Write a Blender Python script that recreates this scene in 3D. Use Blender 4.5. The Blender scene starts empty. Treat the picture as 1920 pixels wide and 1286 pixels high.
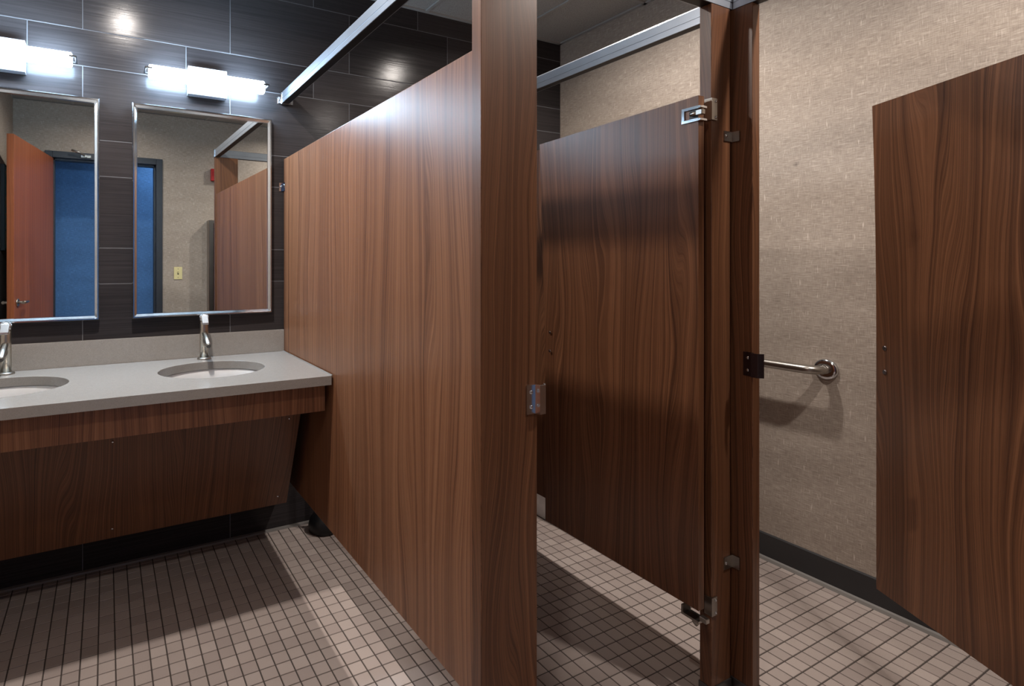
import bpy, bmesh, math, random
from mathutils import Vector, Matrix
random.seed(7)
scene = bpy.context.scene
col = scene.collection
PI = math.pi

# ------------------------------------------------------------------ materials
def s2l(c):
    return tuple(((v/255)/12.92 if v/255 <= .04045 else ((v/255+.055)/1.055)**2.4) for v in c)

class NT:
    def __init__(s, name):
        s.m = bpy.data.materials.new(name); s.m.use_nodes = True
        s.t = s.m.node_tree; s.t.nodes.clear()
        s.out = s.t.nodes.new('ShaderNodeOutputMaterial')
        s.b = s.t.nodes.new('ShaderNodeBsdfPrincipled')
        s.t.links.new(s.b.outputs[0], s.out.inputs[0])
    def n(s, typ, **k):
        nd = s.t.nodes.new(typ)
        for a, v in k.items(): setattr(nd, a, v)
        return nd
    def l(s, a, b): s.t.links.new(a, b)
    def math(s, op, a, b=None, c=None, clamp=False):
        nd = s.n('ShaderNodeMath', operation=op); nd.use_clamp = clamp
        for i, v in enumerate((a, b, c)):
            if v is None: continue
            if isinstance(v, (int, float)): nd.inputs[i].default_value = v
            else: s.l(v, nd.inputs[i])
        return nd.outputs[0]
    def noise(s, vec, scale=1, detail=2, rough=.5, dist=0):
        nd = s.n('ShaderNodeTexNoise'); s.l(vec, nd.inputs['Vector'])
        nd.inputs['Scale'].default_value = scale; nd.inputs['Detail'].default_value = detail
        nd.inputs['Roughness'].default_value = rough; nd.inputs['Distortion'].default_value = dist
        return nd.outputs[0]
    def comb(s, x, y, z):
        nd = s.n('ShaderNodeCombineXYZ')
        for i, v in enumerate((x, y, z)):
            if isinstance(v, (int, float)): nd.inputs[i].default_value = v
            else: s.l(v, nd.inputs[i])
        return nd.outputs[0]
    def ramp(s, fac, stops):
        nd = s.n('ShaderNodeValToRGB'); s.l(fac, nd.inputs[0])
        e = nd.color_ramp.elements
        while len(e) < len(stops): e.new(.5)
        for el, (p, c) in zip(e, stops):
            el.position = p; el.color = (*c, 1)
        return nd.outputs[0]
    def mix(s, fac, a, b, typ='MIX'):
        nd = s.n('ShaderNodeMix', data_type='RGBA', blend_type=typ)
        for i, v in ((0, fac), (6, a), (7, b)):
            if isinstance(v, (int, float)): nd.inputs[i].default_value = v
            elif isinstance(v, tuple): nd.inputs[i].default_value = (*v, 1)
            else: s.l(v, nd.inputs[i])
        return nd.outputs[2]
    def bump(s, h, strength, dist):
        nd = s.n('ShaderNodeBump'); s.l(h, nd.inputs['Height'])
        nd.inputs['Strength'].default_value = strength; nd.inputs['Distance'].default_value = dist
        s.l(nd.outputs[0], s.b.inputs['Normal'])
    def coords(s):
        tc = s.n('ShaderNodeTexCoord'); sp = s.n('ShaderNodeSeparateXYZ')
        s.l(tc.outputs['Object'], sp.inputs[0])
        oi = s.n('ShaderNodeObjectInfo')
        return sp.outputs[0], sp.outputs[1], sp.outputs[2], oi.outputs['Random']
    def base(s, c): 
        if isinstance(c, tuple): s.b.inputs['Base Color'].default_value = (*c, 1)
        else: s.l(c, s.b.inputs['Base Color'])
    def set(s, **k):
        for a, v in k.items(): s.b.inputs[a.replace('_', ' ')].default_value = v

def simple(name, c, rough=.5, metal=0, **k):
    m = NT(name); x, y, z, r = m.coords()
    v = m.comb(x, y, z)
    f = m.noise(v, 14, 3)
    c = s2l(c)
    m.base(m.mix(f, tuple(q*.93 for q in c), tuple(min(1, q*1.07) for q in c)))
    m.l(m.math('MULTIPLY_ADD', f, .08, rough-.04), m.b.inputs['Roughness'])
    m.set(Metallic=metal)
    for a, v in k.items(): m.b.inputs[a.replace('_', ' ')].default_value = v
    return m.m

def wood(name, dark, mid, light, figure=.10, rough=.34, streak=1.0, flat=False):
    m = NT(name); x, y, z, r = m.coords()
    u = x if flat else m.math('ADD', x, y)
    u = m.math('MULTIPLY_ADD', r, 7.3, u)
    zo = m.math('MULTIPLY_ADD', r, 3.1, z)
    big = m.noise(m.comb(m.math('MULTIPLY', u, 5.2), m.math('MULTIPLY', zo, .85), 0.3), 1, 1.5)
    big = m.math('POWER', big, 1.6)
    uu = m.math('MULTIPLY_ADD', big, figure, u)
    wob = m.noise(m.comb(m.math('MULTIPLY', uu, 16), m.math('MULTIPLY', zo, 2.6), 2.0), 1, 1)
    uu = m.math('MULTIPLY_ADD', wob, .007, uu)
    band = m.noise(m.comb(m.math('MULTIPLY', uu, 64*streak), m.math('MULTIPLY', zo, .10), 0), 1, 2, .6)
    lines = m.noise(m.comb(m.math('MULTIPLY', uu, 270*streak), m.math('MULTIPLY', zo, .35), 5), 1, 3, .7)
    fine = m.noise(m.comb(m.math('MULTIPLY', uu, 900), m.math('MULTIPLY', zo, 14), 9), 1, 2, .6)
    thin = m.noise(m.comb(m.math('MULTIPLY', uu, 105*streak), m.math('MULTIPLY', zo, .09), 11), 1, 2, .6)
    thin = m.math('MULTIPLY', m.math('ABSOLUTE', m.math('SUBTRACT', thin, .5)), 34, clamp=True)
    f = m.math('MULTIPLY', band, .42)
    f = m.math('MULTIPLY_ADD', lines, .48, f)
    f = m.math('MULTIPLY_ADD', fine, .14, f)
    c = m.ramp(f, [(.36, s2l(dark)), (.52, s2l(mid)), (.67, s2l(light))])
    c = m.mix(m.math('MULTIPLY_ADD', thin, .58, .42), s2l(tuple(q*.86 for q in dark)), c)
    m.base(c)
    m.l(m.math('MULTIPLY_ADD', fine, .12, rough-.05), m.b.inputs['Roughness'])
    m.set(**{'Specular IOR Level': .42})
    m.bump(fine, .12, .0006)
    return m.m

M = {}
M['wood'] = wood('walnut_laminate', (84, 52, 37), (127, 86, 61), (154, 109, 79), figure=.15)
M['wood_fig'] = wood('walnut_laminate_figured', (66, 40, 27), (104, 68, 46), (130, 88, 61), figure=.20)
M['wood_flat'] = wood('walnut_laminate_access', (66, 40, 27), (104, 68, 46), (130, 88, 61), figure=.20, flat=True)
M['orange_wood'] = wood('orange_door_veneer', (120, 64, 36), (150, 82, 48), (166, 98, 62), rough=.4)
M['chrome'] = simple('polished_chrome', (215, 218, 222), .12, 1)
M['bright'] = simple('bright_satin_chrome', (228, 230, 232), .24, 1)
M['dark_chrome'] = simple('aged_chrome', (120, 112, 112), .3, 1)
M['nickel'] = simple('brushed_nickel', (188, 180, 168), .28, 1)
M['alum'] = simple('satin_aluminium', (182, 188, 198), .38, .85)
M['steel'] = simple('brushed_steel', (172, 168, 162), .3, 1)
M['porcelain'] = simple('white_porcelain', (238, 239, 240), .12)
M['black_rubber'] = simple('black_rubber', (16, 17, 20), .45)
M['shoe'] = simple('grey_steel_shoe', (92, 90, 90), .35, .8)
M['red'] = simple('red_plastic', (170, 26, 30), .4)
M['cream'] = simple('cream_plastic', (226, 214, 160), .4)
M['frame_grey'] = simple('slate_frame_paint', (48, 52, 60), .45)
M['grout_light'] = simple('grey_grout', (106, 107, 112), .8)
M['grout_dark'] = simple('dark_grout', (68, 60, 56), .9)
M['base'] = simple('charcoal_base', (44, 44, 46), .35)
M['strip'] = simple('pale_metal_strip', (118, 114, 110), .5)
M['blue'] = simple('blue_light_corridor', (66, 112, 172), .8)  # blue light in the corridor put into the wall colour
M['corr_floor'] = simple('corridor_carpet', (80, 84, 92), .95)
M['dark_gap'] = simple('dark_plastic_and_shade', (24, 22, 24), .5)  # dark parts, and the shade coloured in under the head rails
M['black_metal'] = simple('blackened_steel', (74, 62, 66), .28, .9)
M['plate'] = simple('satin_white_metal', (170, 174, 180), .4, .5)
M['grid'] = simple('ceiling_grid_paint', (158, 158, 156), .5)
M['white_trim'] = simple('white_enamel', (225, 225, 222), .4)

def mat_tilewall():
    m = NT('charcoal_linear_tile'); x, y, z, r = m.coords()
    a = m.n('ShaderNodeAttribute', attribute_name='tone')
    st = m.noise(m.comb(m.math('MULTIPLY', x, 2.5), m.math('MULTIPLY', a.outputs['Fac'], 9), m.math('MULTIPLY', z, 160)), 1, 4, .65)
    st2 = m.noise(m.comb(m.math('MULTIPLY', x, 9), 0, m.math('MULTIPLY', z, 620)), 1, 2, .6)
    f = m.math('MULTIPLY_ADD', a.outputs['Fac'], .3, m.math('MULTIPLY', st, .7))
    m.base(m.ramp(f, [(.25, s2l((44, 41, 42))), (.75, s2l((68, 64, 65)))]))
    m.l(m.math('MULTIPLY_ADD', st, .16, .10), m.b.inputs['Roughness'])
    h = m.math('MULTIPLY_ADD', st2, .4, st)
    m.set(**{'Specular IOR Level': .15})
    m.bump(h, .22, .0007)
    return m.m
M['tilewall'] = mat_tilewall()

def mat_floor():
    m = NT('taupe_mosaic'); x, y, z, r = m.coords()
    a = m.n('ShaderNodeAttribute', attribute_name='tone')
    v = m.comb(x, y, z)
    sp = m.noise(v, 900, 2, .7)
    md = m.noise(v, 5, 2)
    f = m.math('MULTIPLY_ADD', a.outputs['Fac'], .55, m.math('MULTIPLY', md, .45))
    c = m.ramp(f, [(.15, s2l((158, 144, 138))), (.5, s2l((170, 156, 149))), (.9, s2l((182, 168, 161)))])
    c = m.mix(m.math('MULTIPLY', m.math('SUBTRACT', sp, .45), 2.2, clamp=True), c, s2l((196, 178, 168)), 'MIX') if False else c
    k = m.ramp(sp, [(.3, (.66,)*3), (.55, (1,)*3), (.78, (1.5,)*3)])
    m.base(m.mix(1.0, c, k, 'MULTIPLY'))
    m.set(Roughness=.55)
    m.bump(sp, .2, .0008)
    return m.m
M['mosaic'] = mat_floor()

def mat_paper(smudge=None, tint=(1, 1, 1), nm=''):
    m = NT('woven_wallcovering' + ('_marked' if smudge else nm)); x, y, z, r = m.coords()
    tc = lambda c: tuple(a*b_ for a, b_ in zip(s2l(c), tint))
    u = m.math('ADD', x, y)
    h1 = m.noise(m.comb(m.math('MULTIPLY', u, 28), m.math('MULTIPLY', z, 420), 0), 1, 3, .6)
    v1 = m.noise(m.comb(m.math('MULTIPLY', u, 420), m.math('MULTIPLY', z, 30), 4), 1, 3, .6)
    sl = m.noise(m.comb(m.math('MULTIPLY', u, 150), m.math('MULTIPLY', z, 22), 8), 1, 1, .5)
    slh = m.noise(m.comb(m.math('MULTIPLY', u, 18), m.math('MULTIPLY', z, 210), 12), 1, 1, .5)
    cl = m.noise(m.comb(m.math('MULTIPLY', u, 2.5), m.math('MULTIPLY', z, 7), 3), 1, 3)
    f = m.math('MULTIPLY', h1, .55)
    f = m.math('MULTIPLY_ADD', v1, .27, f)
    f = m.math('MULTIPLY_ADD', cl, .18, f)
    c = m.ramp(f, [(.33, tc((128, 116, 106))), (.5, tc((164, 151, 139))), (.66, tc((196, 184, 172)))])
    t = m.math('MULTIPLY', m.math('SUBTRACT', sl, .66), 8, clamp=True)
    t2 = m.math('MULTIPLY', m.math('SUBTRACT', slh, .66), 7, clamp=True)
    c = m.mix(m.math('MULTIPLY', m.math('MAXIMUM', t, t2), .55), c, tc((226, 215, 204)))
    if smudge:
        d = m.math('SQRT', m.math('ADD', m.math('POWER', m.math('SUBTRACT', y, smudge[0]), 2), m.math('POWER', m.math('SUBTRACT', z, smudge[1]), 2)))
        d = m.math('ADD', d, m.math('MULTIPLY', m.math('SUBTRACT', m.noise(m.comb(x, y, z), 60, 3), .5), .02))
        k = m.math('SUBTRACT', 1.0, m.math('DIVIDE', d, .013), clamp=True)
        c = m.mix(m.math('MULTIPLY', k, .6), c, s2l((84, 78, 74)))
    m.base(c); m.set(Roughness=.75)
    m.bump(m.math('ADD', h1, v1), .25, .0009)
    return m.m

def mat_quartz():
    m = NT('grey_quartz'); x, y, z, r = m.coords()
    v = m.comb(x, y, z)
    a = m.noise(v, 700, 2, .6); b = m.noise(v, 60, 3, .6)
    f = m.math('MULTIPLY_ADD', b, .15, m.math('MULTIPLY', a, .85))
    m.base(m.ramp(f, [(.3, s2l((138, 134, 129))), (.5, s2l((154, 149, 144))), (.72, s2l((170, 166, 160)))]))
    m.set(Roughness=.2)
    return m.m
M['quartz'] = mat_quartz()

def mat_ceiling():
    m = NT('acoustic_tile'); x, y, z, r = m.coords()
    v = m.comb(x, y, z)
    a = m.noise(v, 260, 3, .7)
    m.base(m.ramp(a, [(.34, s2l((104, 103, 100))), (.46, s2l((160, 159, 156))), (.7, s2l((174, 173, 170)))]))
    m.set(Roughness=.9); m.bump(a, .5, .002)
    return m.m
M['ceiling'] = mat_ceiling()

def mat_mirror():
    m = NT('silvered_mirror'); x, y, z, r = m.coords()
    f = m.noise(m.comb(x, y, z), 3, 2)
    m.base(m.mix(f, (.80, .84, .83), (.83, .86, .85)))
    m.set(Metallic=1, Roughness=.0)
    return m.m
M['mirror'] = mat_mirror()

def mat_emit(name, c, s):
    m = NT(name); x, y, z, r = m.coords()
    f = m.noise(m.comb(x, y, z), 8, 1)
    m.base(m.mix(f, (.85, .85, .85), (.9, .9, .9))); m.set(Roughness=.25)
    m.b.inputs['Emission Color'].default_value = (*c, 1)
    m.b.inputs['Emission Strength'].default_value = s
    return m.m
TUBE = 66.0
M['tube'] = mat_emit('lit_opal_glass', (.54, .77, 1.0), TUBE)
M['lens'] = mat_emit('lit_downlight_lens', (1.0, .9, .78), 20)

def mat_art():
    m = NT('teal_abstract_canvas'); x, y, z, r = m.coords()
    f = m.noise(m.comb(x, y, z), 7, 5, .6, 1.2)
    m.base(m.ramp(f, [(.3, s2l((18, 30, 30))), (.48, s2l((28, 92, 92))), (.58, s2l((120, 90, 40))), (.7, s2l((26, 50, 60)))]))
    m.set(Roughness=.6)
    return m.m
M['art'] = mat_art()

# ------------------------------------------------------------------ mesh helpers
def box(bm, x0, x1, y0, y1, z0, z1, bev=0, seg=1, mi=0):
    vs = [bm.verts.new((x, y, z)) for x in (x0, x1) for y in (y0, y1) for z in (z0, z1)]
    q = [(0, 1, 3, 2), (4, 6, 7, 5), (0, 4, 5, 1), (2, 3, 7, 6), (0, 2, 6, 4), (1, 5, 7, 3)]
    fs = [bm.faces.new([vs[i] for i in f]) for f in q]
    for f in fs: f.material_index = mi
    if bev:
        es = list({e for f in fs for e in f.edges})
        bmesh.ops.bevel(bm, geom=es, offset=bev, segments=seg, affect='EDGES', profile=.6)
    return fs

def lathe(bm, prof, c=(0, 0, 0), seg=32, M4=None, mi=0, cap=True):
    rings = []
    T = Matrix.Translation(c) @ (M4 if M4 else Matrix.Identity(4))
    for r, z in prof:
        rings.append([bm.verts.new(T @ Vector((r*math.cos(2*PI*i/seg), r*math.sin(2*PI*i/seg), z))) for i in range(seg)])
    for a, b in zip(rings[:-1], rings[1:]):
        for i in range(seg):
            f = bm.faces.new((a[i], a[(i+1) % seg], b[(i+1) % seg], b[i])); f.smooth = True; f.material_index = mi
    if cap:
        bm.faces.new(rings[0][::-1]).material_index = mi
        bm.faces.new(rings[-1]).material_index = mi

def axis_matrix(d):
    d = Vector(d).normalized()
    return d.to_track_quat('Z', 'Y').to_matrix().to_4x4()

def cyl(bm, p0, p1, r, seg=24, bev=0, r2=None):
    p0 = Vector(p0); p1 = Vector(p1); L = (p1-p0).length; r2 = r if r2 is None else r2
    prof = [(r, 0), (r2, L)] if not bev else [(r-bev, 0), (r, bev), (r2, L-bev), (r2-bev, L)]
    lathe(bm, prof, p0, seg, axis_matrix(p1-p0))

def sweep(bm, pts, r, seg=16):
    pts = [Vector(p) for p in pts]; rings = []
    up = Vector((0, 0, 1))
    for i, p in enumerate(pts):
        t = (pts[min(i+1, len(pts)-1)]-pts[max(i-1, 0)]).normalized()
        a = t.cross(up)
        if a.length < 1e-4: a = Vector((1, 0, 0))
        a.normalize(); b = t.cross(a).normalized()
        rr = r[i] if isinstance(r, (list, tuple)) else r
        rings.append([bm.verts.new(p+a*rr*math.cos(2*PI*k/seg)+b*rr*math.sin(2*PI*k/seg)) for k in range(seg)])
    for A, B in zip(rings[:-1], rings[1:]):
        for k in range(seg):
            f = bm.faces.new((A[k], A[(k+1) % seg], B[(k+1) % seg], B[k])); f.smooth = True
    bm.faces.new(rings[0][::-1]); bm.faces.new(rings[-1])

def prism(bm, poly, axis, a0, a1):
    """poly = 2D points; axis 0: (y,z) extruded in x; 1: (x,z) in y; 2: (x,y) in z"""
    def P(p, a):
        return {0: (a, p[0], p[1]), 1: (p[0], a, p[1]), 2: (p[0], p[1], a)}[axis]
    A = [bm.verts.new(P(p, a0)) for p in poly]; B = [bm.verts.new(P(p, a1)) for p in poly]
    n = len(poly)
    fs = [bm.faces.new(A[::-1]), bm.faces.new(B)]
    for i in range(n): fs.append(bm.faces.new((A[i], A[(i+1) % n], B[(i+1) % n], B[i])))
    return fs

def bevel_all(bm, off, seg=2, ang=.5):
    es = [e for e in bm.edges if len(e.link_faces) == 2 and e.calc_face_angle(0) > ang]
    bmesh.ops.bevel(bm, geom=es, offset=off, segments=seg, affect='EDGES', profile=.6)

def make(name, bm, mat, base=(0, 0, 0)):
    bmesh.ops.recalc_face_normals(bm, faces=bm.faces)
    bmesh.ops.translate(bm, verts=bm.verts, vec=-Vector(base))
    me = bpy.data.meshes.new(name); bm.to_mesh(me); bm.free()
    for m in (mat if isinstance(mat, (list, tuple)) else [mat]): me.materials.append(m)
    o = bpy.data.objects.new(name, me); col.objects.link(o)
    return o

def struct(name, bm, mat, parent=None):
    o = make(name, bm, mat)
    if parent: o.parent = parent
    else: o['kind'] = 'structure'
    return o

def tag(o, label, cat, group=None):
    o['label'] = label; o['category'] = cat
    if group: o['group'] = group
    return o

def thing(name, label, cat, base=(0, 0, 0), rz=0, group=None):
    o = bpy.data.objects.new(name, None); col.objects.link(o)
    o.empty_display_size = .1
    o.location = base; o.rotation_euler = (0, 0, rz); o['_b'] = base
    tag(o, label, cat, group); return o

def part(name, bm, mat, parent, world=True, label=None):
    """world=True: vertices given in room coordinates; else relative to the thing's base"""
    root = parent
    while root.parent: root = root.parent
    o = make(name, bm, mat, tuple(root['_b']) if world else (0, 0, 0))
    o.parent = parent
    if label: o['label'] = label
    return o

def copy_tree(o, parent=None):
    c = o.copy(); col.objects.link(c); c.parent = parent
    for ch in list(o.children): copy_tree(ch, c)
    return c
NB = bmesh.new

# ------------------------------------------------------------------ room dimensions
XL, XR, YF, YB, ZC = -.70, 2.57, -.35, 2.535, 2.655

# floor: taupe mosaic
def floor():
    p, g, h = .0508, .0033, .0030
    verts, faces, mi, tone = [], [], [], []
    def add(v4, m, t):
        b = len(verts); verts.extend(v4); faces.append((b, b+1, b+2, b+3)); mi.append(m); tone.append(t)
    x0 = -.3289; y0 = 2.3958
    i0 = int((XL-x0)/p)-2; i1 = int((XR-x0)/p)+2
    j0 = int((YF-y0)/p)-2; j1 = int((YB-y0)/p)+2
    for i in range(i0, i1):
        for j in range(j0, j1):
            a0, a1 = max(XL, x0+i*p+g/2), min(XR, x0+(i+1)*p-g/2)
            b0, b1 = max(YF, y0+j*p+h/2), min(YB, y0+(j+1)*p-h/2)
            if a1-a0 < .004 or b1-b0 < .004: continue
            t = random.random(); e = .0010; d = -.0022
            T = [(a0+e, b0+e, 0), (a1-e, b0+e, 0), (a1-e, b1-e, 0), (a0+e, b1-e, 0)]
            B = [(a0, b0, d), (a1, b0, d), (a1, b1, d), (a0, b1, d)]
            add(T, 0, t)
            for k in range(4): add([B[k], B[(k+1) % 4], T[(k+1) % 4], T[k]], 0, t)
    add([(XL, YF, -.0016), (XR, YF, -.0016), (XR, YB, -.0016), (XL, YB, -.0016)], 1, 0)
    add([(XL, YF, -.04), (XL, YB, -.04), (XR, YB, -.04), (XR, YF, -.04)], 1, 0)
    me = bpy.data.meshes.new('floor'); me.from_pydata(verts, [], faces)
    me.materials.append(M['mosaic']); me.materials.append(M['grout_dark'])
    me.polygons.foreach_set('material_index', mi)
    at = me.attributes.new('tone', 'FLOAT', 'FACE'); at.data.foreach_set('value', tone)
    o = bpy.data.objects.new('floor', me); col.objects.link(o); o['kind'] = 'structure'
floor()

# tiled back wall
def wall_back():
    verts, faces, mi, tone = [], [], [], []
    def add(v4, m, t):
        b = len(verts); verts.extend(v4); faces.append((b, b+1, b+2, b+3)); mi.append(m); tone.append(t)
    rows = []
    for k in range(-1, 6):
        zt = 2.248-.4515*k
        rows.append((zt-.151, zt, .3195)); rows.append((zt-.4515, zt-.151, -.088))
    g = .0032; w = .6017
    for z0, z1, xo in rows:
        for i in range(-3, 8):
            a0, a1 = max(XL, xo+(i-1)*w+g/2), min(XR, xo+i*w-g/2)
            c0, c1 = max(0, z0+g/2), min(ZC, z1-g/2)
            if a1-a0 < .01 or c1-c0 < .01: continue
            t = random.random(); e = .0012
            T = [(a0+e, YB, c0+e), (a1-e, YB, c0+e), (a1-e, YB, c1-e), (a0+e, YB, c1-e)]
            B = [(a0, YB+.0012, c0), (a1, YB+.0012, c0), (a1, YB+.0012, c1), (a0, YB+.0012, c1)]
            add(T, 0, t)
            for k in range(4): add([B[k], B[(k+1) % 4], T[(k+1) % 4], T[k]], 0, t)
    y = YB+.0011
    add([(XL, y, 0), (XR, y, 0), (XR, y, ZC), (XL, y, ZC)], 1, 0)
    y = YB+.12
    add([(XL, y, 0), (XL, y, ZC), (XR, y, ZC), (XR, y, 0)], 1, 0)
    me = bpy.data.meshes.new('wall_back'); me.from_pydata(verts, [], faces)
    me.materials.append(M['tilewall']); me.materials.append(M['grout_light'])
    me.polygons.foreach_set('material_index', mi)
    at = me.attributes.new('tone', 'FLOAT', 'FACE'); at.data.foreach_set('value', tone)
    o = bpy.data.objects.new('wall_back', me); col.objects.link(o); o['kind'] = 'structure'
wall_back()

M['paper'] = mat_paper(); M['blue'] = mat_paper(None, (.22, .66, 1.7), '_blue_lit'); M['paper_mark'] = mat_paper((1.234, 1.692))  # corridor tint carries the blue light falling on its wallcovering
b = NB(); box(b, XR, XR+.12, YF-.15, YB+.12, 0, ZC); struct('wall_right', b, M['paper_mark'])
b = NB(); box(b, XL-.12, XL, YF-.15, YB+.12, 0, ZC); struct('wall_left', b, M['paper'])
DX0, DX1, DZ = -.415, .508, 2.185          # doorway opening in the front wall
b = NB(); box(b, XL, DX0-.055+.02, YF-.15, YF, 0, ZC); box(b, DX1+.035, XR, YF-.15, YF, 0, ZC)
box(b, DX0-.035, DX1+.035, YF-.15, YF, DZ+.035, ZC); struct('wall_front', b, M['paper'])

# ceiling with grid
b = NB(); box(b, XL, XR, YF, YB, ZC+.006, ZC+.05, mi=0)
gx = [1.57+.61*k for k in range(-4, 3)]; gy = [1.93+.61*k for k in range(-4, 2)]
for x in gx:
    if XL < x < XR: box(b, x-.009, x+.009, YF, YB, ZC-.0015, ZC+.006, mi=1)
for y in gy:
    if YF < y < YB: box(b, XL, XR, y-.009, y+.009, ZC-.002, ZC+.006, mi=1)
box(b, XL, XR, YB-.02, YB, ZC-.002, ZC+.006, mi=1); box(b, XR-.02, XR, YF, YB, ZC-.002, ZC+.006, mi=1)
struct('ceiling', b, [M['ceiling'], M['grid']])

# baseboards
b = NB()
prism(b, [(XR, .0), (XR-.012, .0), (XR-.012, .012), (XR-.008, .106), (XR, .110)], 1, YF, YB-.001); struct('baseboard_right', b, M['base'])
b = NB(); prism(b, [(XR-.012, 0), (XR-.026, 0), (XR-.020, .010), (XR-.012, .014)], 1, YF, YB-.001); struct('trim_1', b, M['strip'])
b = NB(); prism(b, [(YB, 0), (YB-.013, 0), (YB-.010, .007), (YB, .010)], 0, XL, XR-.027); struct('trim_2', b, M['strip'])
b = NB(); box(b, XL, XL+.012, YF, YB-.014, 0, .11, .002); struct('baseboard_left', b, M['base'])
b = NB(); box(b, DX1+.056, XR-.027, YF, YF+.012, 0, .11, .002); box(b, XL+.013, DX0-.056, YF, YF+.012, 0, .11, .002); struct('baseboard_front', b, M['base'])

# corridor beyond the doorway
b = NB(); box(b, -1.6, 1.6, -1.12, -1.0, 0, ZC); struct('wall_corridor', b, M['blue'])
b = NB(); box(b, -1.6, 1.6, -1.0, YF, -.04, -.001); struct('floor_corridor', b, M['corr_floor'])
b = NB(); box(b, -1.6, 1.6, -1.0, YF-.15, ZC, ZC+.05); struct('ceiling_corridor', b, M['ceiling'])
b = NB(); box(b, -1.7, -1.6, -1.0, YF-.15, 0, ZC); struct('wall_corridor_left', b, M['blue'])
b = NB(); box(b, 1.6, 1.7, -1.0, YF-.15, 0, ZC); struct('wall_corridor_right', b, M['blue'])

# entry door: frame, leaf, closer bracket, lever
fr = NB()
for x0, x1 in ((DX0-.055, DX0), (DX1, DX1+.055)):
    box(fr, x0, x1, YF-.17, YF+.018, 0, DZ+.055, .002)
box(fr, DX0, DX1, YF-.17, YF+.018, DZ, DZ+.055, .002)
for x0, x1 in ((DX0, DX0+.014), (DX1-.014, DX1)):
    box(fr, x0, x1, YF-.12, YF-.045, 0, DZ)
box(fr, DX0, DX1, YF-.12, YF-.045, DZ-.014, DZ)
door = struct('door_1', fr, M['frame_grey'])
hx, hy = DX0-.012, YF+.03; ang = math.atan2(.89, -.17)
R = Matrix.Translation((hx, hy, 0)) @ Matrix.Rotation(ang, 4, 'Z')
b = NB(); box(b, 0, .905, -.022, .022, .01, DZ-.01, .002); bmesh.ops.transform(b, matrix=R, verts=b.verts)
leaf = struct('door_leaf', b, M['orange_wood'], door)
b = NB()
for s in (-1, 1):
    cyl(b, (.84, s*.022, 1.0), (.84, s*.030, 1.0), .028, 24, .002)
    cyl(b, (.84, s*.030, 1.0), (.84, s*.062, 1.0), .010, 16)
    sweep(b, [(.85, s*.062, 1.0), (.80, s*.064, 1.0), (.73, s*.058, 1.0)], [.011, .010, .008], 12)
bmesh.ops.transform(b, matrix=R, verts=b.verts); struct('door_handle', b, M['steel'], leaf)
b = NB(); box(b, -.20, -.12, YF+.018, YF+.035, 2.196, 2.220, .002); sweep(b, [(-.16, YF+.045, 2.208), (-.21, YF+.06, 2.235), (-.27, YF+.07, 2.250)], .008, 12)
cyl(b, (-.16, YF+.03, 2.208), (-.16, YF+.055, 2.208), .011, 12); struct('door_closer_arm', b, M['steel'], door)

# ------------------------------------------------------------------ small hardware helpers
def screw_head(b, p, n, r=.0045):
    p = Vector(p); n = Vector(n).normalized()
    lathe(b, [(r, 0), (r, r*.35), (r*.6, r*.62), (r*.12, r*.7)], p, 14, axis_matrix(n))

# ------------------------------------------------------------------ partitions
Y0, Y1 = .985, 1.020            # front run of pilasters
PX = .758                        # left edge of first pilaster
P1a, P1b = .766, .791            # first divider panel
P2a, P2b = 1.710, 1.735          # second divider panel
PB, PT, HT = .26, 1.78, 2.0492     # panel bottom / top, pilaster top

def shoe(b, x0, x1, y0, y1):
    box(b, x0-.003, x1+.003, y0-.003, y1+.003, 0, .032, .0015)

pil = thing('pilaster', 'tall walnut pilaster at near end of first divider, chrome keeper on it', 'pilaster', ((PX+.924)/2, (Y0+Y1)/2, 0))
b = NB(); box(b, PX, .924, Y0, Y1, .004, HT, .0012); part('pilaster_board', b, M['wood_fig'], pil)
b = NB(); shoe(b, PX, .924, Y0, Y1); part('shoe', b, M['shoe'], pil)
# chrome keeper wrapped round the pilaster edge, open towards the doorway
def keeper(mat_root, horiz, edge, face, z0, z1, mat, label):
    """horiz 'x': on a face at y=face, edge at x=edge, opening +x; 'y': on a face at x=face, edge at y=edge, opening -y"""
    b = NB()
    L = [(-.032, -.0035), (-.032, 0), (.002, 0), (.002, -.001), (-.001, -.0035)]
    prof = [(-.034, 0), (-.034, -.0025), (-.008, -.0025), (-.006, -.016), (.012, -.016), (.014, -.013), (.022, -.004), (.022, .0), (.0195, .0), (.0105, -.0125), (-.004, -.0125), (-.0055, 0)]
    if horiz == 'x': poly = [(edge+u, face+v) for u, v in prof]
    else: poly = [(face+v, edge-u) for u, v in prof]
    prism(b, poly, 2, z0, z1)
    k = part('door_keeper', b, mat, mat_root, label=label)
    for z in (z0+.017, z1-.017):
        s = NB()
        if horiz == 'x': screw_head(s, (edge-.021, face-.0025, z), (0, -1, 0))
        else: screw_head(s, (face-.0025, edge+.021, z), (-1, 0, 0))
        part('screw', s, M['chrome'], k)
keeper(pil, 'x', .924, Y0, .925, .994, M['bright'], 'polished chrome keeper')

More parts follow.
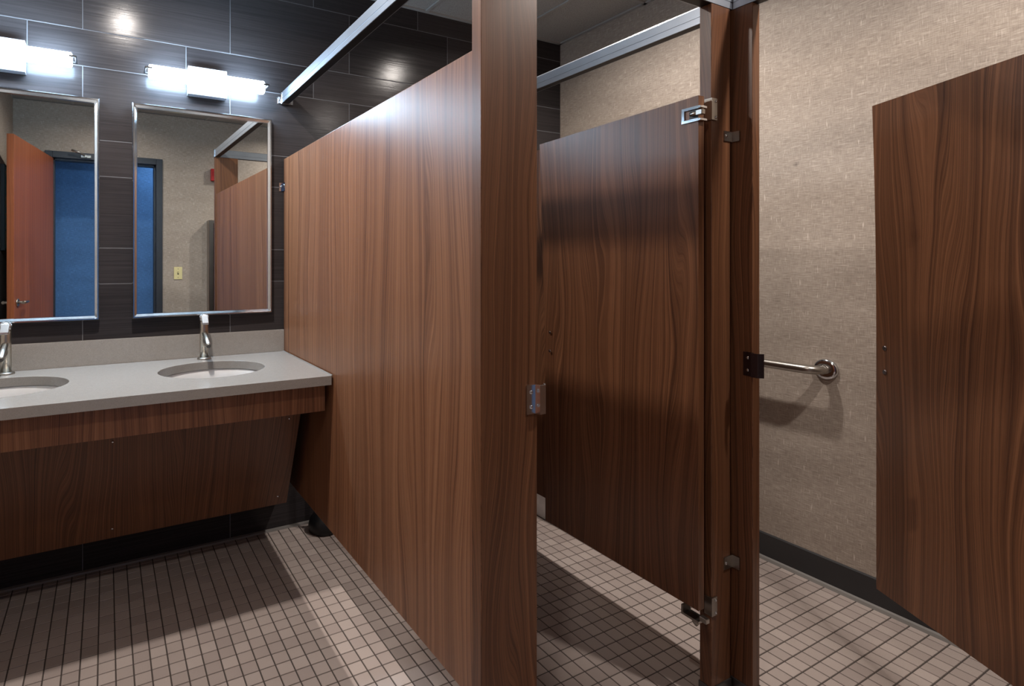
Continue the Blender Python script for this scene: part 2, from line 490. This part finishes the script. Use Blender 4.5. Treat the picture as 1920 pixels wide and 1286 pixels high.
pil2 = thing('pilaster', 'walnut pilaster at inner corner carrying the first stall door', 'pilaster', (1.645, (Y0+Y1)/2, 0))
b = NB(); box(b, 1.597, 1.690, Y0, Y1, .004, HT, .0012); part('pilaster_board', b, M['wood_fig'], pil2)
b = NB(); shoe(b, 1.597, 1.690, Y0, Y1); part('shoe', b, M['shoe'], pil2)
def corner_bracket(root, z0, z1):
    b = NB()
    poly = [(1.656, Y0-.003), (1.656, Y0-.0005), (1.6955, Y0-.0005), (1.6955, .9675), (1.6985, .9675), (1.6985, Y0-.003)]
    poly = [(1.656, Y0-.0030), (1.694, Y0-.0030), (1.694, .962), (1.6975, .962), (1.6975, Y0-.0002), (1.656, Y0-.0002)]
    prism(b, poly, 2, z0, z1)
    k = part('corner_bracket', b, M['steel'], root)
    s = NB(); screw_head(s, (1.664, Y0-.003, (z0+z1)/2), (0, -1, 0)); part('screw', s, M['chrome'], k)
corner_bracket(pil2, .365, .402); corner_bracket(pil2, 1.648, 1.678)

pil3 = thing('pilaster', 'narrow dark walnut pilaster with black keeper, left side of second stall opening', 'pilaster', (1.7175, .966, 0))
b = NB(); box(b, 1.700, 1.735, .928, 1.004, .004, HT, .0012); part('pilaster_board', b, M['wood_fig'], pil3)
b = NB(); shoe(b, 1.700, 1.735, .928, 1.004); part('shoe', b, M['shoe'], pil3)
keeper(pil3, 'y', .919, 1.700, .950, 1.020, M['black_metal'], 'dark bronze-grey keeper')

pil4 = thing('pilaster', 'wide walnut pilaster beside entry wall carrying the second stall door', 'pilaster', (1.7175, -.16, 0))
b = NB(); box(b, 1.700, 1.735, YF+.014, .004, .004, HT, .0012); part('pilaster_board', b, M['wood_fig'], pil4)
b = NB(); shoe(b, 1.700, 1.735, YF+.017, .001); part('shoe', b, M['shoe'], pil4)

def wall_bracket(root, x0, x1, z, yend):
    t = .002
    for xx, s in ((x0, -1), (x1, 1)):
        b = NB()
        xo, xi = xx+s*t, xx+s*.0002
        prism(b, [(xi, yend-.022), (xo, yend-.022), (xo, YB-.003), (xx+s*.02, YB-.003), (xx+s*.02, YB-.0008), (xi, YB-.0008)], 2, z-.02, z+.02)
        k = part('wall_bracket', b, M['chrome'], root)
        s_ = NB(); screw_head(s_, (xx+s*t, yend-.012, z+.006), (s, 0, 0), .005); part('screw', s_, M['chrome'], k)
        s_ = NB(); screw_head(s_, (xx+s*.012, YB-.003, z), (0, -1, 0), .005); part('screw', s_, M['chrome'], k)

pan = thing('divider_panel', 'long walnut divider panel between the sinks and first stall', 'partition', ((P1a+P1b)/2, 1.77, PB))
b = NB(); box(b, P1a, P1b, Y1+.0005, 2.522, PB, PT, .0015, 2); part('panel_board', b, M['wood'], pan)
wall_bracket(pan, P1a, P1b, 1.647, 2.522); wall_bracket(pan, P1a, P1b, .42, 2.522)
pan2 = thing('divider_panel', 'walnut divider panel behind open first stall door, mostly hidden', 'partition', ((P2a+P2b)/2, 1.77, PB))
b = NB(); box(b, P2a, P2b, Y1+.0005, 2.522, PB, PT, .0015, 2); part('panel_board', b, M['wood_fig'], pan2)
wall_bracket(pan2, P2a, P2b, 1.647, 2.522); wall_bracket(pan2, P2a, P2b, .42, 2.522)

# ------------------------------------------------------------------ head rails
def rail_shade(root, c, a0, a1, axis, w=.036):
    b = NB()
    if axis: box(b, c-w/2+.003, c+w/2-.003, a0+.001, a1-.001, RZ-.0004, RZ+.002)
    else: box(b, a0+.02, a1-.02, c-w/2+.003, c+w/2-.003, RZ-.0004, RZ+.002)
    part('channel_shade', b, M['dark_gap'], root)  # dark strip stands in for shade inside the open channel

def rail_prof(c, zb, w=.036, h=.056):
    # anti-grip rail: sloped top edge, small groove on both faces
    a = c-w/2; d = c+w/2
    return [(a, zb), (d, zb), (d, zb+.018), (d-.0015, zb+.019), (d-.0015, zb+.021), (d, zb+.022), (d, zb+h-.005), (d-.004, zb+h),
            (a+.004, zb+h), (a, zb+h-.005), (a, zb+.022), (a+.0015, zb+.021), (a+.0015, zb+.019), (a, zb+.018)]
RZ = 2.050
r1 = thing('headrail', 'silver metal rail over the long divider, reaching the tiled wall', 'rail', (.775, 1.7, RZ))
b = NB(); prism(b, rail_prof(.775, RZ), 1, 1.022, YB-.016); part('rail_bar', b, M['alum'], r1); rail_shade(r1, .775, 1.022, YB-.02, 1)
b = NB(); box(b, .752, .798, YB-.02, YB-.002, RZ-.006, RZ+.050, .002); box(b, .738, .752, YB-.006, YB-.002, RZ-.002, RZ+.03, .001)
box(b, .798, .815, YB-.006, YB-.002, RZ-.002, RZ+.03, .001)
k = part('wall_bracket', b, M['chrome'], r1)
s = NB(); screw_head(s, (.745, YB-.006, RZ+.014), (0, -1, 0), .005); part('screw', s, M['chrome'], k)
r2 = thing('headrail', 'silver metal rail above the first stall doorway', 'rail', (1.2, 1.0, RZ))
b = NB(); prism(b, rail_prof(1.0025, RZ), 0, .752, 1.735); part('rail_bar', b, M['alum'], r2); rail_shade(r2, 1.0025, .752, 1.735, 0)
b = NB(); box(b, .748, .7515, .982, 1.023, RZ-.002, RZ+.058, .001); part('end_cap', b, M['chrome'], r2)
r3 = thing('headrail', 'silver metal rail over the second divider, behind first doorway', 'rail', (1.7225, 1.7, RZ))
b = NB(); prism(b, rail_prof(1.7225, RZ), 1, 1.022, YB-.006); part('rail_bar', b, M['alum'], r3); rail_shade(r3, 1.7225, 1.022, YB-.006, 1)
r4 = thing('headrail', 'silver metal rail above second stall opening, meeting the corner', 'rail', (1.7175, .3, RZ))
b = NB(); prism(b, rail_prof(1.7175, RZ), 1, YF+.003, .983); part('rail_bar', b, M['alum'], r4); rail_shade(r4, 1.7175, YF+.003, .983, 1)

# ------------------------------------------------------------------ stall doors (local x = along the door from the hinge)
def door_board(L, zb_h, zt_h, zb_f, zt_f, th=.025, bow=None):
    b = NB(); nx, nz = 20, 24
    grid = {}
    for s in (0, 1):
        for i in range(nx+1):
            for k in range(nz+1):
                u = i/nx; v = k/nz
                z = (zb_h+(zb_f-zb_h)*u)*(1-v)+(zt_h+(zt_f-zt_h)*u)*v
                off = bow(u, v) if bow else (0, 0)
                grid[s, i, k] = b.verts.new((u*L+off[0], (-.5+s)*th+off[1], z))
    for i in range(nx):
        for k in range(nz):
            for s in (0, 1):
                f = b.faces.new((grid[s, i, k], grid[s, i+1, k], grid[s, i+1, k+1], grid[s, i, k+1])); f.smooth = False
    for k in range(nz):
        for i in (0, nx): b.faces.new((grid[0, i, k], grid[1, i, k], grid[1, i, k+1], grid[0, i, k+1]))
    for i in range(nx):
        for k in (0, nz): b.faces.new((grid[0, i, k], grid[1, i, k], grid[1, i+1, k], grid[0, i+1, k]))
    return b

# door of the first stall: swung inwards, almost parallel to the dividers
a1 = math.atan2(.625, .012)
d1 = thing('stall_door', 'walnut stall door swung inward at first stall, chrome hinges on right', 'door', (1.560, .992, 0), a1)
def bow1(u, v): return (0, .030*u*max(0, v-.45)/.55)
b = door_board(.625, .268, 1.772, .263, 1.748, bow=bow1)
brd = part('door_board', b, M['wood_fig'], d1, world=False)
# upper hinge: chrome C shaped plate round the door edge with pivot block and leaf on the pilaster
def hingeplate(b, y0, y1, x0, x1, z0, z1, t):
    pass
th = .0125
b = NB()
poly = [(-.004, 1.697), (.048, 1.697), (.048, 1.741), (-.004, 1.741), (-.004, 1.733), (.040, 1.733), (.040, 1.705), (-.004, 1.705)]
prism(b, poly, 1, th+.0003, th+.006); bevel_all(b, .0008, 1)
hp = part('upper_hinge', b, M['chrome'], d1, world=False, label='polished chrome upper hinge')
b = NB(); box(b, -.0105, -.0005, th-.024, th+.006, 1.7335, 1.741, .001); part('hinge_strap', b, M['chrome'], hp, world=False)
b = NB(); box(b, -.0105, -.0005, th-.024, th+.006, 1.697, 1.7045, .001); part('hinge_strap', b, M['chrome'], hp, world=False)
b = NB(); cyl(b, (.0, th+.0068, 1.719), (.020, th+.0068, 1.719), .0062, 14, .001); box(b, -.020, .0, th-.002, th+.014, 1.711, 1.727, .002); part('hinge_arm', b, M['steel'], hp, world=False)
b = NB(); box(b, .0, .0395, th+.0003, th+.0012, 1.7055, 1.7325); part('recess', b, M['dark_gap'], hp, world=False)
def hinge_leaf(z0, z1):
    b = NB(); prism(b, [(1.5925, Y0+.018), (1.5925, Y0-.0045), (1.618, Y0-.0045), (1.618, Y0-.0006), (1.5962, Y0-.0006), (1.5962, Y0+.018)], 2, z0, z1); bevel_all(b, .0007, 1)
    pl = part('hinge_leaf', b, M['steel'], pil2)
    for z in (z0+.008, z1-.009):
        q = NB(); screw_head(q, (1.611, Y0-.0045, z), (0, -1, 0), .0042); part('screw', q, M['chrome'], pl)
hinge_leaf(1.704, 1.768)
# lower hinge
b = NB()
prism(b, [(-.004, .234), (.050, .234), (.050, .262), (.044, .262), (.044, .2405), (-.004, .2405)], 1, -th-.005, th+.005); bevel_all(b, .0007, 1)
hp = part('lower_hinge', b, M['steel'], d1, world=False, label='satin chrome lower hinge')
b = NB(); lathe(b, [(.003, 0), (.010, .010), (.012, .020)], (.014, .002, .214), 18); part('hinge_pivot', b, M['steel'], hp, world=False)
b = NB(); box(b, -.026, -.0045, th-.012, th+.004, .244, .258, .0015); part('hinge_arm', b, M['steel'], hp, world=False)
hinge_leaf(.244, .298)
for z in (1.012, .939):
    b = NB(); lathe(b, [(.0055, 0), (.0055, .001), (.003, .0022)], (.591, th+.009, z), 14, axis_matrix((0, 1, 0))); part('latch_screw', b, M['dark_chrome'], d1, world=False)

# door of the second stall: ajar, hinge out of frame on the right
tip = Vector((2.187, .828)); a2 = math.radians(90-31)
L2 = .890; hg = tip-(L2+.015)*Vector((math.cos(a2), math.sin(a2)))
d2 = thing('stall_door', 'large walnut stall door at right edge, partly open, two latch screws', 'door', (hg.x, hg.y, 0), a2)
def bow2(u, v): return (.0155*u*(max(0, v-.5)/.5)**2, 0)
b = door_board(L2, PB, PT, PB, PT, bow=bow2); part('door_board', b, M['wood_fig'], d2, world=False)
for z in (1.020, .946):
    b = NB(); lathe(b, [(.0075, 0), (.0075, .0012), (.004, .003)], (.859, th, z), 14, axis_matrix((0, 1, 0))); part('latch_screw', b, M['dark_chrome'], d2, world=False)
for z in (.30, 1.72):
    b = NB()
    box(b, -.006, .06, th+.0003, th+.005, z-.02, z+.02, .001); box(b, -.006, .06, -th-.005, -th-.0003, z-.02, z+.02, .001)
    box(b, -.022, -.0005, -.010, .010, z-.02, z+.02, .002); part('door_hinge', b, M['chrome'], d2, world=False)

# ------------------------------------------------------------------ vanity
CX0, CX1, CY0, CZ0, CZ1 = XL+.002, .757, 1.886, .825, .859
BAS = [(-.325, 2.215), (.382, 2.222)]; BA, BB = .205, .172
def countertop():
    b = NB(); n = 96
    mid = (BAS[0][0]+BAS[1][0])/2
    for (cx, cy), (x0, x1) in zip(BAS, ((CX0, mid), (mid, CX1))):
        y0, y1 = CY0, YB-.0015
        rays = []
        angs = [2*PI*i/n for i in range(n)]
        ca = [math.atan2(y-cy, x-cx) % (2*PI) for x in (x0, x1) for y in (y0, y1)]
        for c in ca:
            k = min(range(n), key=lambda i: abs((angs[i]-c+PI) % (2*PI)-PI)); angs[k] = c
        for a in angs:
            c, s_ = math.cos(a), math.sin(a)
            t = min([(x1-cx)/c if c > 1e-9 else (x0-cx)/c if c < -1e-9 else 9, (y1-cy)/s_ if s_ > 1e-9 else (y0-cy)/s_ if s_ < -1e-9 else 9])
            r = 1/math.sqrt((c/BA)**2+(s_/BB)**2)
            rays.append(((cx+c*r, cy+s_*r), (cx+c*t, cy+s_*t), (cx+c*(r+.0016), cy+s_*(r+.0016))))
        I1 = [b.verts.new((*p[0], CZ1-.0016)) for p in rays]; I0 = [b.verts.new((*p[0], CZ0)) for p in rays]
        E1 = [b.verts.new((*p[2], CZ1)) for p in rays]
        O1 = [b.verts.new((*p[1], CZ1)) for p in rays]; O0 = [b.verts.new((*p[1], CZ0)) for p in rays]
        for i in range(n):
            j = (i+1) % n
            b.faces.new((E1[i], O1[i], O1[j], E1[j])); b.faces.new((I1[i], E1[i], E1[j], I1[j]))
            b.faces.new((I0[i], I0[j], O0[j], O0[i])); b.faces.new((I0[i], I1[i], I1[j], I0[j]))
            mx = (O1[i].co.x+O1[j].co.x)/2
            if abs(mx-mid) > 1e-4: b.faces.new((O0[i], O0[j], O1[j], O1[i]))
    bmesh.ops.remove_doubles(b, verts=b.verts, dist=1e-5)
    return b
ct = thing('countertop', 'long grey quartz countertop with two oval sink openings', 'countertop', (.03, 2.2, CZ0))
part('counter_slab', countertop(), M['quartz'], ct)
b = NB(); box(b, CX0, .7652, YB-.0215, YB-.0015, CZ1, .962, .0015, 2); part('backsplash', b, M['quartz'], ct)
b = NB(); prism(b, [(CX1-.0005, CZ1+.0002), (CX1+.0035, CZ1+.0002), (CX1+.0035, CZ1+.004)], 1, CY0, YB-.022); part('caulk_bead', b, M['strip'], ct)

def basin(name_label, c):
    t = thing('sink_basin', name_label, 'sink', (c[0], c[1], .69), group='undermount sinks')
    b = NB(); n = 64; rings = []
    prof = [(1.10, 0.0), (1.02, 0.0), (1.0, -.004), (.985, -.03), (.93, -.07), (.80, -.105), (.55, -.125), (.25, -.132), (.09, -.134)]
    for k, dz in prof:
        rings.append([b.verts.new((c[0]+k*(BA+.004)*math.cos(2*PI*i/n), c[1]+k*(BB+.004)*math.sin(2*PI*i/n), CZ0-.0005+dz)) for i in range(n)])
    outer = [(.12, -.146), (.6, -.137), (.86, -.115), (1.0, -.07), (1.06, -.012), (1.10, -.012)]
    for k, dz in outer:
        rings.append([b.verts.new((c[0]+k*(BA+.006)*math.cos(2*PI*i/n), c[1]+k*(BB+.006)*math.sin(2*PI*i/n), CZ0-.0005+dz)) for i in range(n)])
    for A, B in zip(rings, rings[1:]+rings[:1]):
        for i in range(n):
            f = b.faces.new((A[i], A[(i+1) % n], B[(i+1) % n], B[i])); f.smooth = True
    part('bowl', b, M['porcelain'], t)
    b = NB(); lathe(b, [(.001, -.1335), (.012, -.1335), (.022, -.131), (.024, -.1325), (.024, -.150), (.001, -.150)], (c[0], c[1], CZ0), 32, cap=False); part('drain', b, M['chrome'], t)
basin('white oval undermount sink near the left edge of the counter', BAS[0])
basin('white oval undermount sink at right, beside the walnut divider', BAS[1])

def faucet(x, y, label):
    t = thing('faucet', label, 'faucet', (x, y, CZ1), group='basin faucets')
    b = NB(); lathe(b, [(.030, 0), (.030, .004), (.027, .009), (.020, .010)], seg=40); part('base_ring', b, M['steel'], t, world=False)
    b = NB(); lathe(b, [(.0185, .009), (.0185, .155), (.0178, .1565), (.0185, .158), (.0185, .176), (.015, .181)], seg=40); part('body', b, M['nickel'], t, world=False)
    b = NB(); sweep(b, [(0, -.006, .116), (0, -.030, .108), (0, -.115, .0745), (0, -.1165, .074)], [.0112, .0112, .0112, .0100], 28)
    cyl(b, (0, -.116, .0742), (0, -.120, .0726), .0085, 20); part('spout', b, M['steel'], t, world=False)
    b = NB()
    # domed lever cap with a blade falling forward
    lathe(b, [(.0196, .170), (.0208, .176), (.0200, .187), (.0145, .196), (.006, .2005), (.0008, .201)], seg=36)
    fs = prism(b, [(-.004, .199), (-.018, .193), (-.040, .163), (-.041, .156), (-.036, .154), (-.019, .170), (.0, .174)], 0, -.0135, .0135)
    h = part('lever_handle', b, M['bright'], t, world=False, label='bright polished chrome lever')
    md = h.modifiers.new('bevel', 'BEVEL'); md.width = .0015; md.segments = 2; md.limit_method = 'ANGLE'
    return t
f1 = faucet(.386, 2.462, 'short round metal faucet at right sink')
f2 = copy_tree(f1); f2.location.x = -.343; f2['_b'] = (-.343, 2.462, CZ1); f2['label'] = 'short round metal faucet at left sink, cut by the left frame edge'

vb = thing('vanity_base', 'walnut vanity front below the counter, apron over a sloping panel', 'vanity', (.03, 2.1, .235))
b = NB(); box(b, CX0, .748, 1.930, 1.950, .718, CZ0-.0008, .001); part('apron', b, M['wood'], vb)
b = NB()
ya, za, yb, zb, t = 2.045, .775, 2.283, .236, .018
prism(b, [(ya, za), (yb, zb), (yb+t*.9, zb+t*.4), (ya+t*.9, za+t*.4)], 0, CX0, .705); ap = part('access_panel', b, M['wood_flat'], vb)
nrm = Vector((0, -(za-zb), -(yb-ya))).normalized()
for x in (-.55, .02, .66):
    for f in (.22, .92):
        s = NB(); yy = ya+(yb-ya)*f; zz = za+(zb-za)*f
        screw_head(s, (x, yy-.0002, zz), nrm, .0042); part('screw', s, M['chrome'], ap)
b = NB(); box(b, CX0, .705, 2.066, 2.30, .779, .797); box(b, CX0, .705, 2.302, YB-.015, .25, .266); part('support_rail', b, M['dark_gap'], vb)

# ------------------------------------------------------------------ mirrors
def ring_frame(b, x0, x1, z0, z1, yb, prof):
    loops = []
    for ins, d in prof:
        loops.append([b.verts.new(p) for p in ((x0+ins, yb-d, z0+ins), (x1-ins, yb-d, z0+ins), (x1-ins, yb-d, z1-ins), (x0+ins, yb-d, z1-ins))])
    for A, B in zip(loops, loops[1:]+loops[:1]):
        for i in range(4): b.faces.new((A[i], A[(i+1) % 4], B[(i+1) % 4], B[i]))
def mirror(x0, x1, label, rz=0):
    z0, z1 = 1.045, 1.963; cx = (x0+x1)/2; hw = (x1-x0)/2; y = YB-.006
    t = thing('mirror', label, 'mirror', (cx, y, z0), rz, group='vanity mirrors')
    b = NB(); ring_frame(b, -hw, hw, 0, z1-z0, 0, [(0, 0), (0, .020), (.004, .026), (.008, .026), (.0095, .021), (.018, .0135), (.0205, .0135), (.0205, .0)])
    part('mirror_frame', b, M['chrome'], t, world=False)
    b = NB(); box(b, -hw+.018, hw-.018, -.011, -.002, .018, z1-z0-.018); part('mirror_glass', b, M['mirror'], t, world=False)
MROT = 0.0
mirror(.098, .705, 'chrome framed mirror on tiled wall above right sink', .0165)
mirror(-.632, -.025, 'chrome framed mirror above left sink, cut by left frame edge', MROT)

# ------------------------------------------------------------------ vanity lights
def vlight(xc, label):
    zc, yc, r, hl = 2.0895, YB-.070, .0295, .247
    t = thing('wall_light', label, 'lamp', (xc, YB-.0005, zc), group='lit tube lights above mirrors')
    b = NB(); box(b, -.084, .084, -.040, 0, -.062, .062, .0015, 2); part('backplate', b, M['plate'], t, world=False)
    b = NB(); lathe(b, [(r-.006, -hl), (r, -hl+.004), (r, hl-.004), (r-.006, hl)], (0, yc-YB, 0), 48, Matrix.Rotation(PI/2, 4, 'Y')); part('glass_tube', b, M['tube'], t, world=False, label='glowing white opal glass tube')
    for s in (-1, 1):
        b = NB(); box(b, min(s*(hl-.010), s*(hl+.016)), max(s*(hl-.012), s*(hl+.016)), yc-YB-r-.004, yc-YB-r+.003, .004, .011, .001)
        box(b, min(s*(hl+.011), s*(hl+.016)), max(s*(hl+.011), s*(hl+.016)), yc-YB-r-.001, -.02, .003, .012, .001)
        box(b, min(s*.06, s*(hl+.016)), max(s*.06, s*(hl+.016)), -.030, -.022, .004, .011, .001)
        part('end_clip', b, M['dark_gap'], t, world=False)
vlight(.407, 'lit tube light on tiles above right mirror')
vlight(-.369, 'lit tube light above left mirror, cut by left frame edge')

# ------------------------------------------------------------------ grab bar
gb = thing('grab_bar', 'stainless steel grab bar on beige wall in second stall', 'grab bar', (XR, 1.66, .859))
pts = []
xg = XR-.078; ys, ye = 1.129, 2.19; rr = .05
pts.append((XR-.004, ys, .859)); pts.append((XR-.03, ys, .859))
for k in range(9):
    a = k/8*PI/2; pts.append((xg+rr-rr*math.sin(a), ys+rr-rr*math.cos(a), .859))
pts2 = [(x, ye-(y-ys), z) for x, y, z in pts][::-1]
b = NB(); sweep(b, pts+pts2, .0175, 24); part('bar', b, M['steel'], gb)
for y in (ys, ye):
    b = NB(); lathe(b, [(.041, .0005), (.041, .005), (.037, .011), (.026, .0135), (.020, .0135)], (XR, y, .859), 40, axis_matrix((-1, 0, 0))); part('flange', b, M['chrome'], gb)

# ------------------------------------------------------------------ toilet in second stall (a sliver shows under the divider)
tl = thing('toilet', 'white toilet, pale side just visible under the second divider', 'toilet', (2.11, 2.15, 0))
def oval_loft(b, rows, n=40, mi=0):
    rings = []
    for cx, cy, a, bb, z, p in rows:
        ring = []
        for i in range(n):
            c, s_ = math.cos(2*PI*i/n), math.sin(2*PI*i/n)
            ring.append(b.verts.new((cx+a*math.copysign(abs(c)**p, c), cy+bb*math.copysign(abs(s_)**p, s_), z)))
        rings.append(ring)
    for A, B in zip(rings[:-1], rings[1:]):
        for i in range(n):
            f = b.faces.new((A[i], A[(i+1) % n], B[(i+1) % n], B[i])); f.smooth = True
    b.faces.new(rings[0][::-1]); b.faces.new(rings[-1])
b = NB(); oval_loft(b, [(2.11, 2.14, .152, .26, .004, .45), (2.11, 2.14, .152, .26, .10, .45), (2.11, 2.12, .158, .28, .24, .55), (2.11, 2.09, .178, .30, .34, .75), (2.11, 2.08, .186, .305, .40, .85)])
part('bowl', b, M['porcelain'], tl)
b = NB(); oval_loft(b, [(2.11, 2.08, .186, .305, .401, .85), (2.11, 2.08, .19, .31, .412, .85), (2.11, 2.08, .186, .305, .422, .85)]); part('seat', b, M['porcelain'], tl)
b = NB(); oval_loft(b, [(2.11, 2.08, .184, .30, .4235, .85), (2.11, 2.08, .186, .305, .436, .85), (2.11, 2.08, .175, .29, .442, .85)]); part('lid', b, M['porcelain'], tl)
b = NB(); box(b, 1.90, 2.32, 2.395, 2.522, .40, .74, .015, 3); part('tank', b, M['porcelain'], tl)
b = NB(); box(b, 1.892, 2.328, 2.388, 2.526, .741, .772, .008, 3); part('tank_lid', b, M['porcelain'], tl)
b = NB(); cyl(b, (1.95, 2.394, .69), (1.95, 2.375, .69), .012, 16); sweep(b, [(1.95, 2.376, .69), (1.98, 2.372, .688), (2.03, 2.372, .684)], [.006, .006, .008], 12); part('flush_lever', b, M['chrome'], tl)

# plunger standing on the floor behind the divider
pg = thing('plunger', 'black rubber plunger cup on floor by tiled wall, under the divider', 'plunger', (.935, 2.43, 0))
b = NB(); lathe(b, [(.060, 0), (.070, .006), (.073, .03), (.068, .055), (.050, .080), (.030, .092), (.022, .10), (.020, .125)], seg=40); part('cup', b, M['black_rubber'], pg, world=False)
b = NB(); cyl(b, (0, 0, .120), (0, 0, .52), .0115, 20, .003); part('handle', b, M['black_rubber'], pg, world=False)

# ------------------------------------------------------------------ things on the entry wall (seen in the mirrors)
def sw():
    t = thing('light_switch', 'cream light switch on beige entry wall, seen in right mirror', 'switch', (.702, YF, 1.180))
    b = NB(); box(b, -.037, .037, .0005, .006, -.058, .058, .002, 2); part('plate', b, M['cream'], t, world=False)
    b = NB(); box(b, -.006, .006, .0062, .0075, -.013, .013); part('slot', b, M['dark_gap'], t, world=False)
    b = NB(); prism(b, [(.006, -.006), (.018, .004), (.017, .010), (.006, .006)], 0, -.004, .004); part('toggle', b, M['cream'], t, world=False)
    for z in (-.04, .04):
        b = NB(); screw_head(b, (0, .006, z), (0, 1, 0), .0035); part('screw', b, M['dark_chrome'], t, world=False)
    return t
sw()
fa = thing('fire_alarm', 'small red fire alarm on beige entry wall, seen in right mirror', 'alarm', (1.050, YF, 2.128))
b = NB(); box(b, -.05, .06, .0005, .045, -.058, .058, .004, 2); part('housing', b, M['red'], fa, world=False)
b = NB(); box(b, -.02, .035, .0455, .062, .0, .04, .003, 2); part('strobe_lens', b, M['white_trim'], fa, world=False)
td = thing('towel_dispenser', 'tall stainless towel cabinet on entry wall, seen in right mirror', 'dispenser', (1.145, YF, .70))
b = NB(); box(b, -.178, .20, .0005, .10, 0, .985, .003); part('cabinet', b, M['steel'], td, world=False)
b = NB(); box(b, -.135, .16, .1003, .106, .03, .955, .002); part('door_panel', b, M['black_metal'], td, world=False)
b = NB(); box(b, -.128, -.12, .1062, .12, .12, .9, .002); part('edge_pull', b, M['steel'], td, world=False)
pc = thing('wall_picture', 'teal abstract picture on left wall, seen at edge of left mirror', 'picture', (XL, .085, 1.37))
b = NB(); box(b, .0005, .03, -.17, .17, 0, .64, .002); part('frame', b, M['dark_gap'], pc, world=False)
b = NB(); box(b, .0303, .034, -.155, .155, .015, .625); part('canvas', b, M['art'], pc, world=False)

# ------------------------------------------------------------------ downlights and light
DL = [(.089, 1.684), (.086, .323), (1.850, 1.637), (1.868, .290)]
DP = [22, 6.5, 17, 16.5]
nm = ['above the vanity', 'over the entry, nearer the sinks', 'above the second divider', 'above the second stall opening']
for i, (x, y) in enumerate(DL):
    t = thing('downlight', 'round recessed ceiling downlight ' + nm[i], 'lamp', (x, y, ZC))
    b = NB(); lathe(b, [(.050, -.0005), (.054, -.008), (.078, -.006), (.080, -.0005)], seg=48, cap=False); part('trim_ring', b, M['white_trim'], t, world=False)
    b = NB(); lathe(b, [(.001, -.0045), (.050, -.0045), (.050, -.0035), (.001, -.0035)], seg=40, cap=False); part('lens', b, M['lens'], t, world=False)
    ld = bpy.data.lights.new('downlight_lamp', 'AREA'); ld.shape = 'DISK'; ld.size = .08; ld.spread = math.radians(160); ld.energy = DP[i]; ld.color = (1.0, .92, .85)
    lo = bpy.data.objects.new('downlight_lamp', ld); col.objects.link(lo); lo.location = (x, y, ZC-.010)
ld = bpy.data.lights.new('corridor_lamp', 'AREA'); ld.shape = 'RECTANGLE'; ld.size = .6; ld.size_y = .6; ld.energy = 14; ld.color = (.6, .8, 1)
lo = bpy.data.objects.new('corridor_lamp', ld); col.objects.link(lo); lo.location = (.9, -.75, ZC-.02)

w = bpy.data.worlds.new('world'); scene.world = w; w.use_nodes = True
w.node_tree.nodes['Background'].inputs[0].default_value = (.5, .55, .6, 1)
w.node_tree.nodes['Background'].inputs[1].default_value = .2

# ------------------------------------------------------------------ camera
cam = bpy.data.cameras.new('camera'); co = bpy.data.objects.new('camera', cam); col.objects.link(co)
cam.sensor_width = 36; cam.lens = 1013/1920*36
cam.shift_x = (960-700)/1920; cam.shift_y = -(643-491)/1920
co.location = (0, 0, 1.286); co.rotation_euler = (PI/2, 0, -math.radians(26.3))
cam.clip_start = .02
scene.camera = co
scene.cycles.max_bounces = 16; scene.cycles.diffuse_bounces = 10; scene.cycles.glossy_bounces = 8
vs = scene.view_settings
vs.view_transform = 'Standard'; vs.look = 'None'; vs.gamma = 1; vs.use_curve_mapping = False
vs.exposure = 0.24
for o in list(scene.objects):
    if '_b' in o: del o['_b']
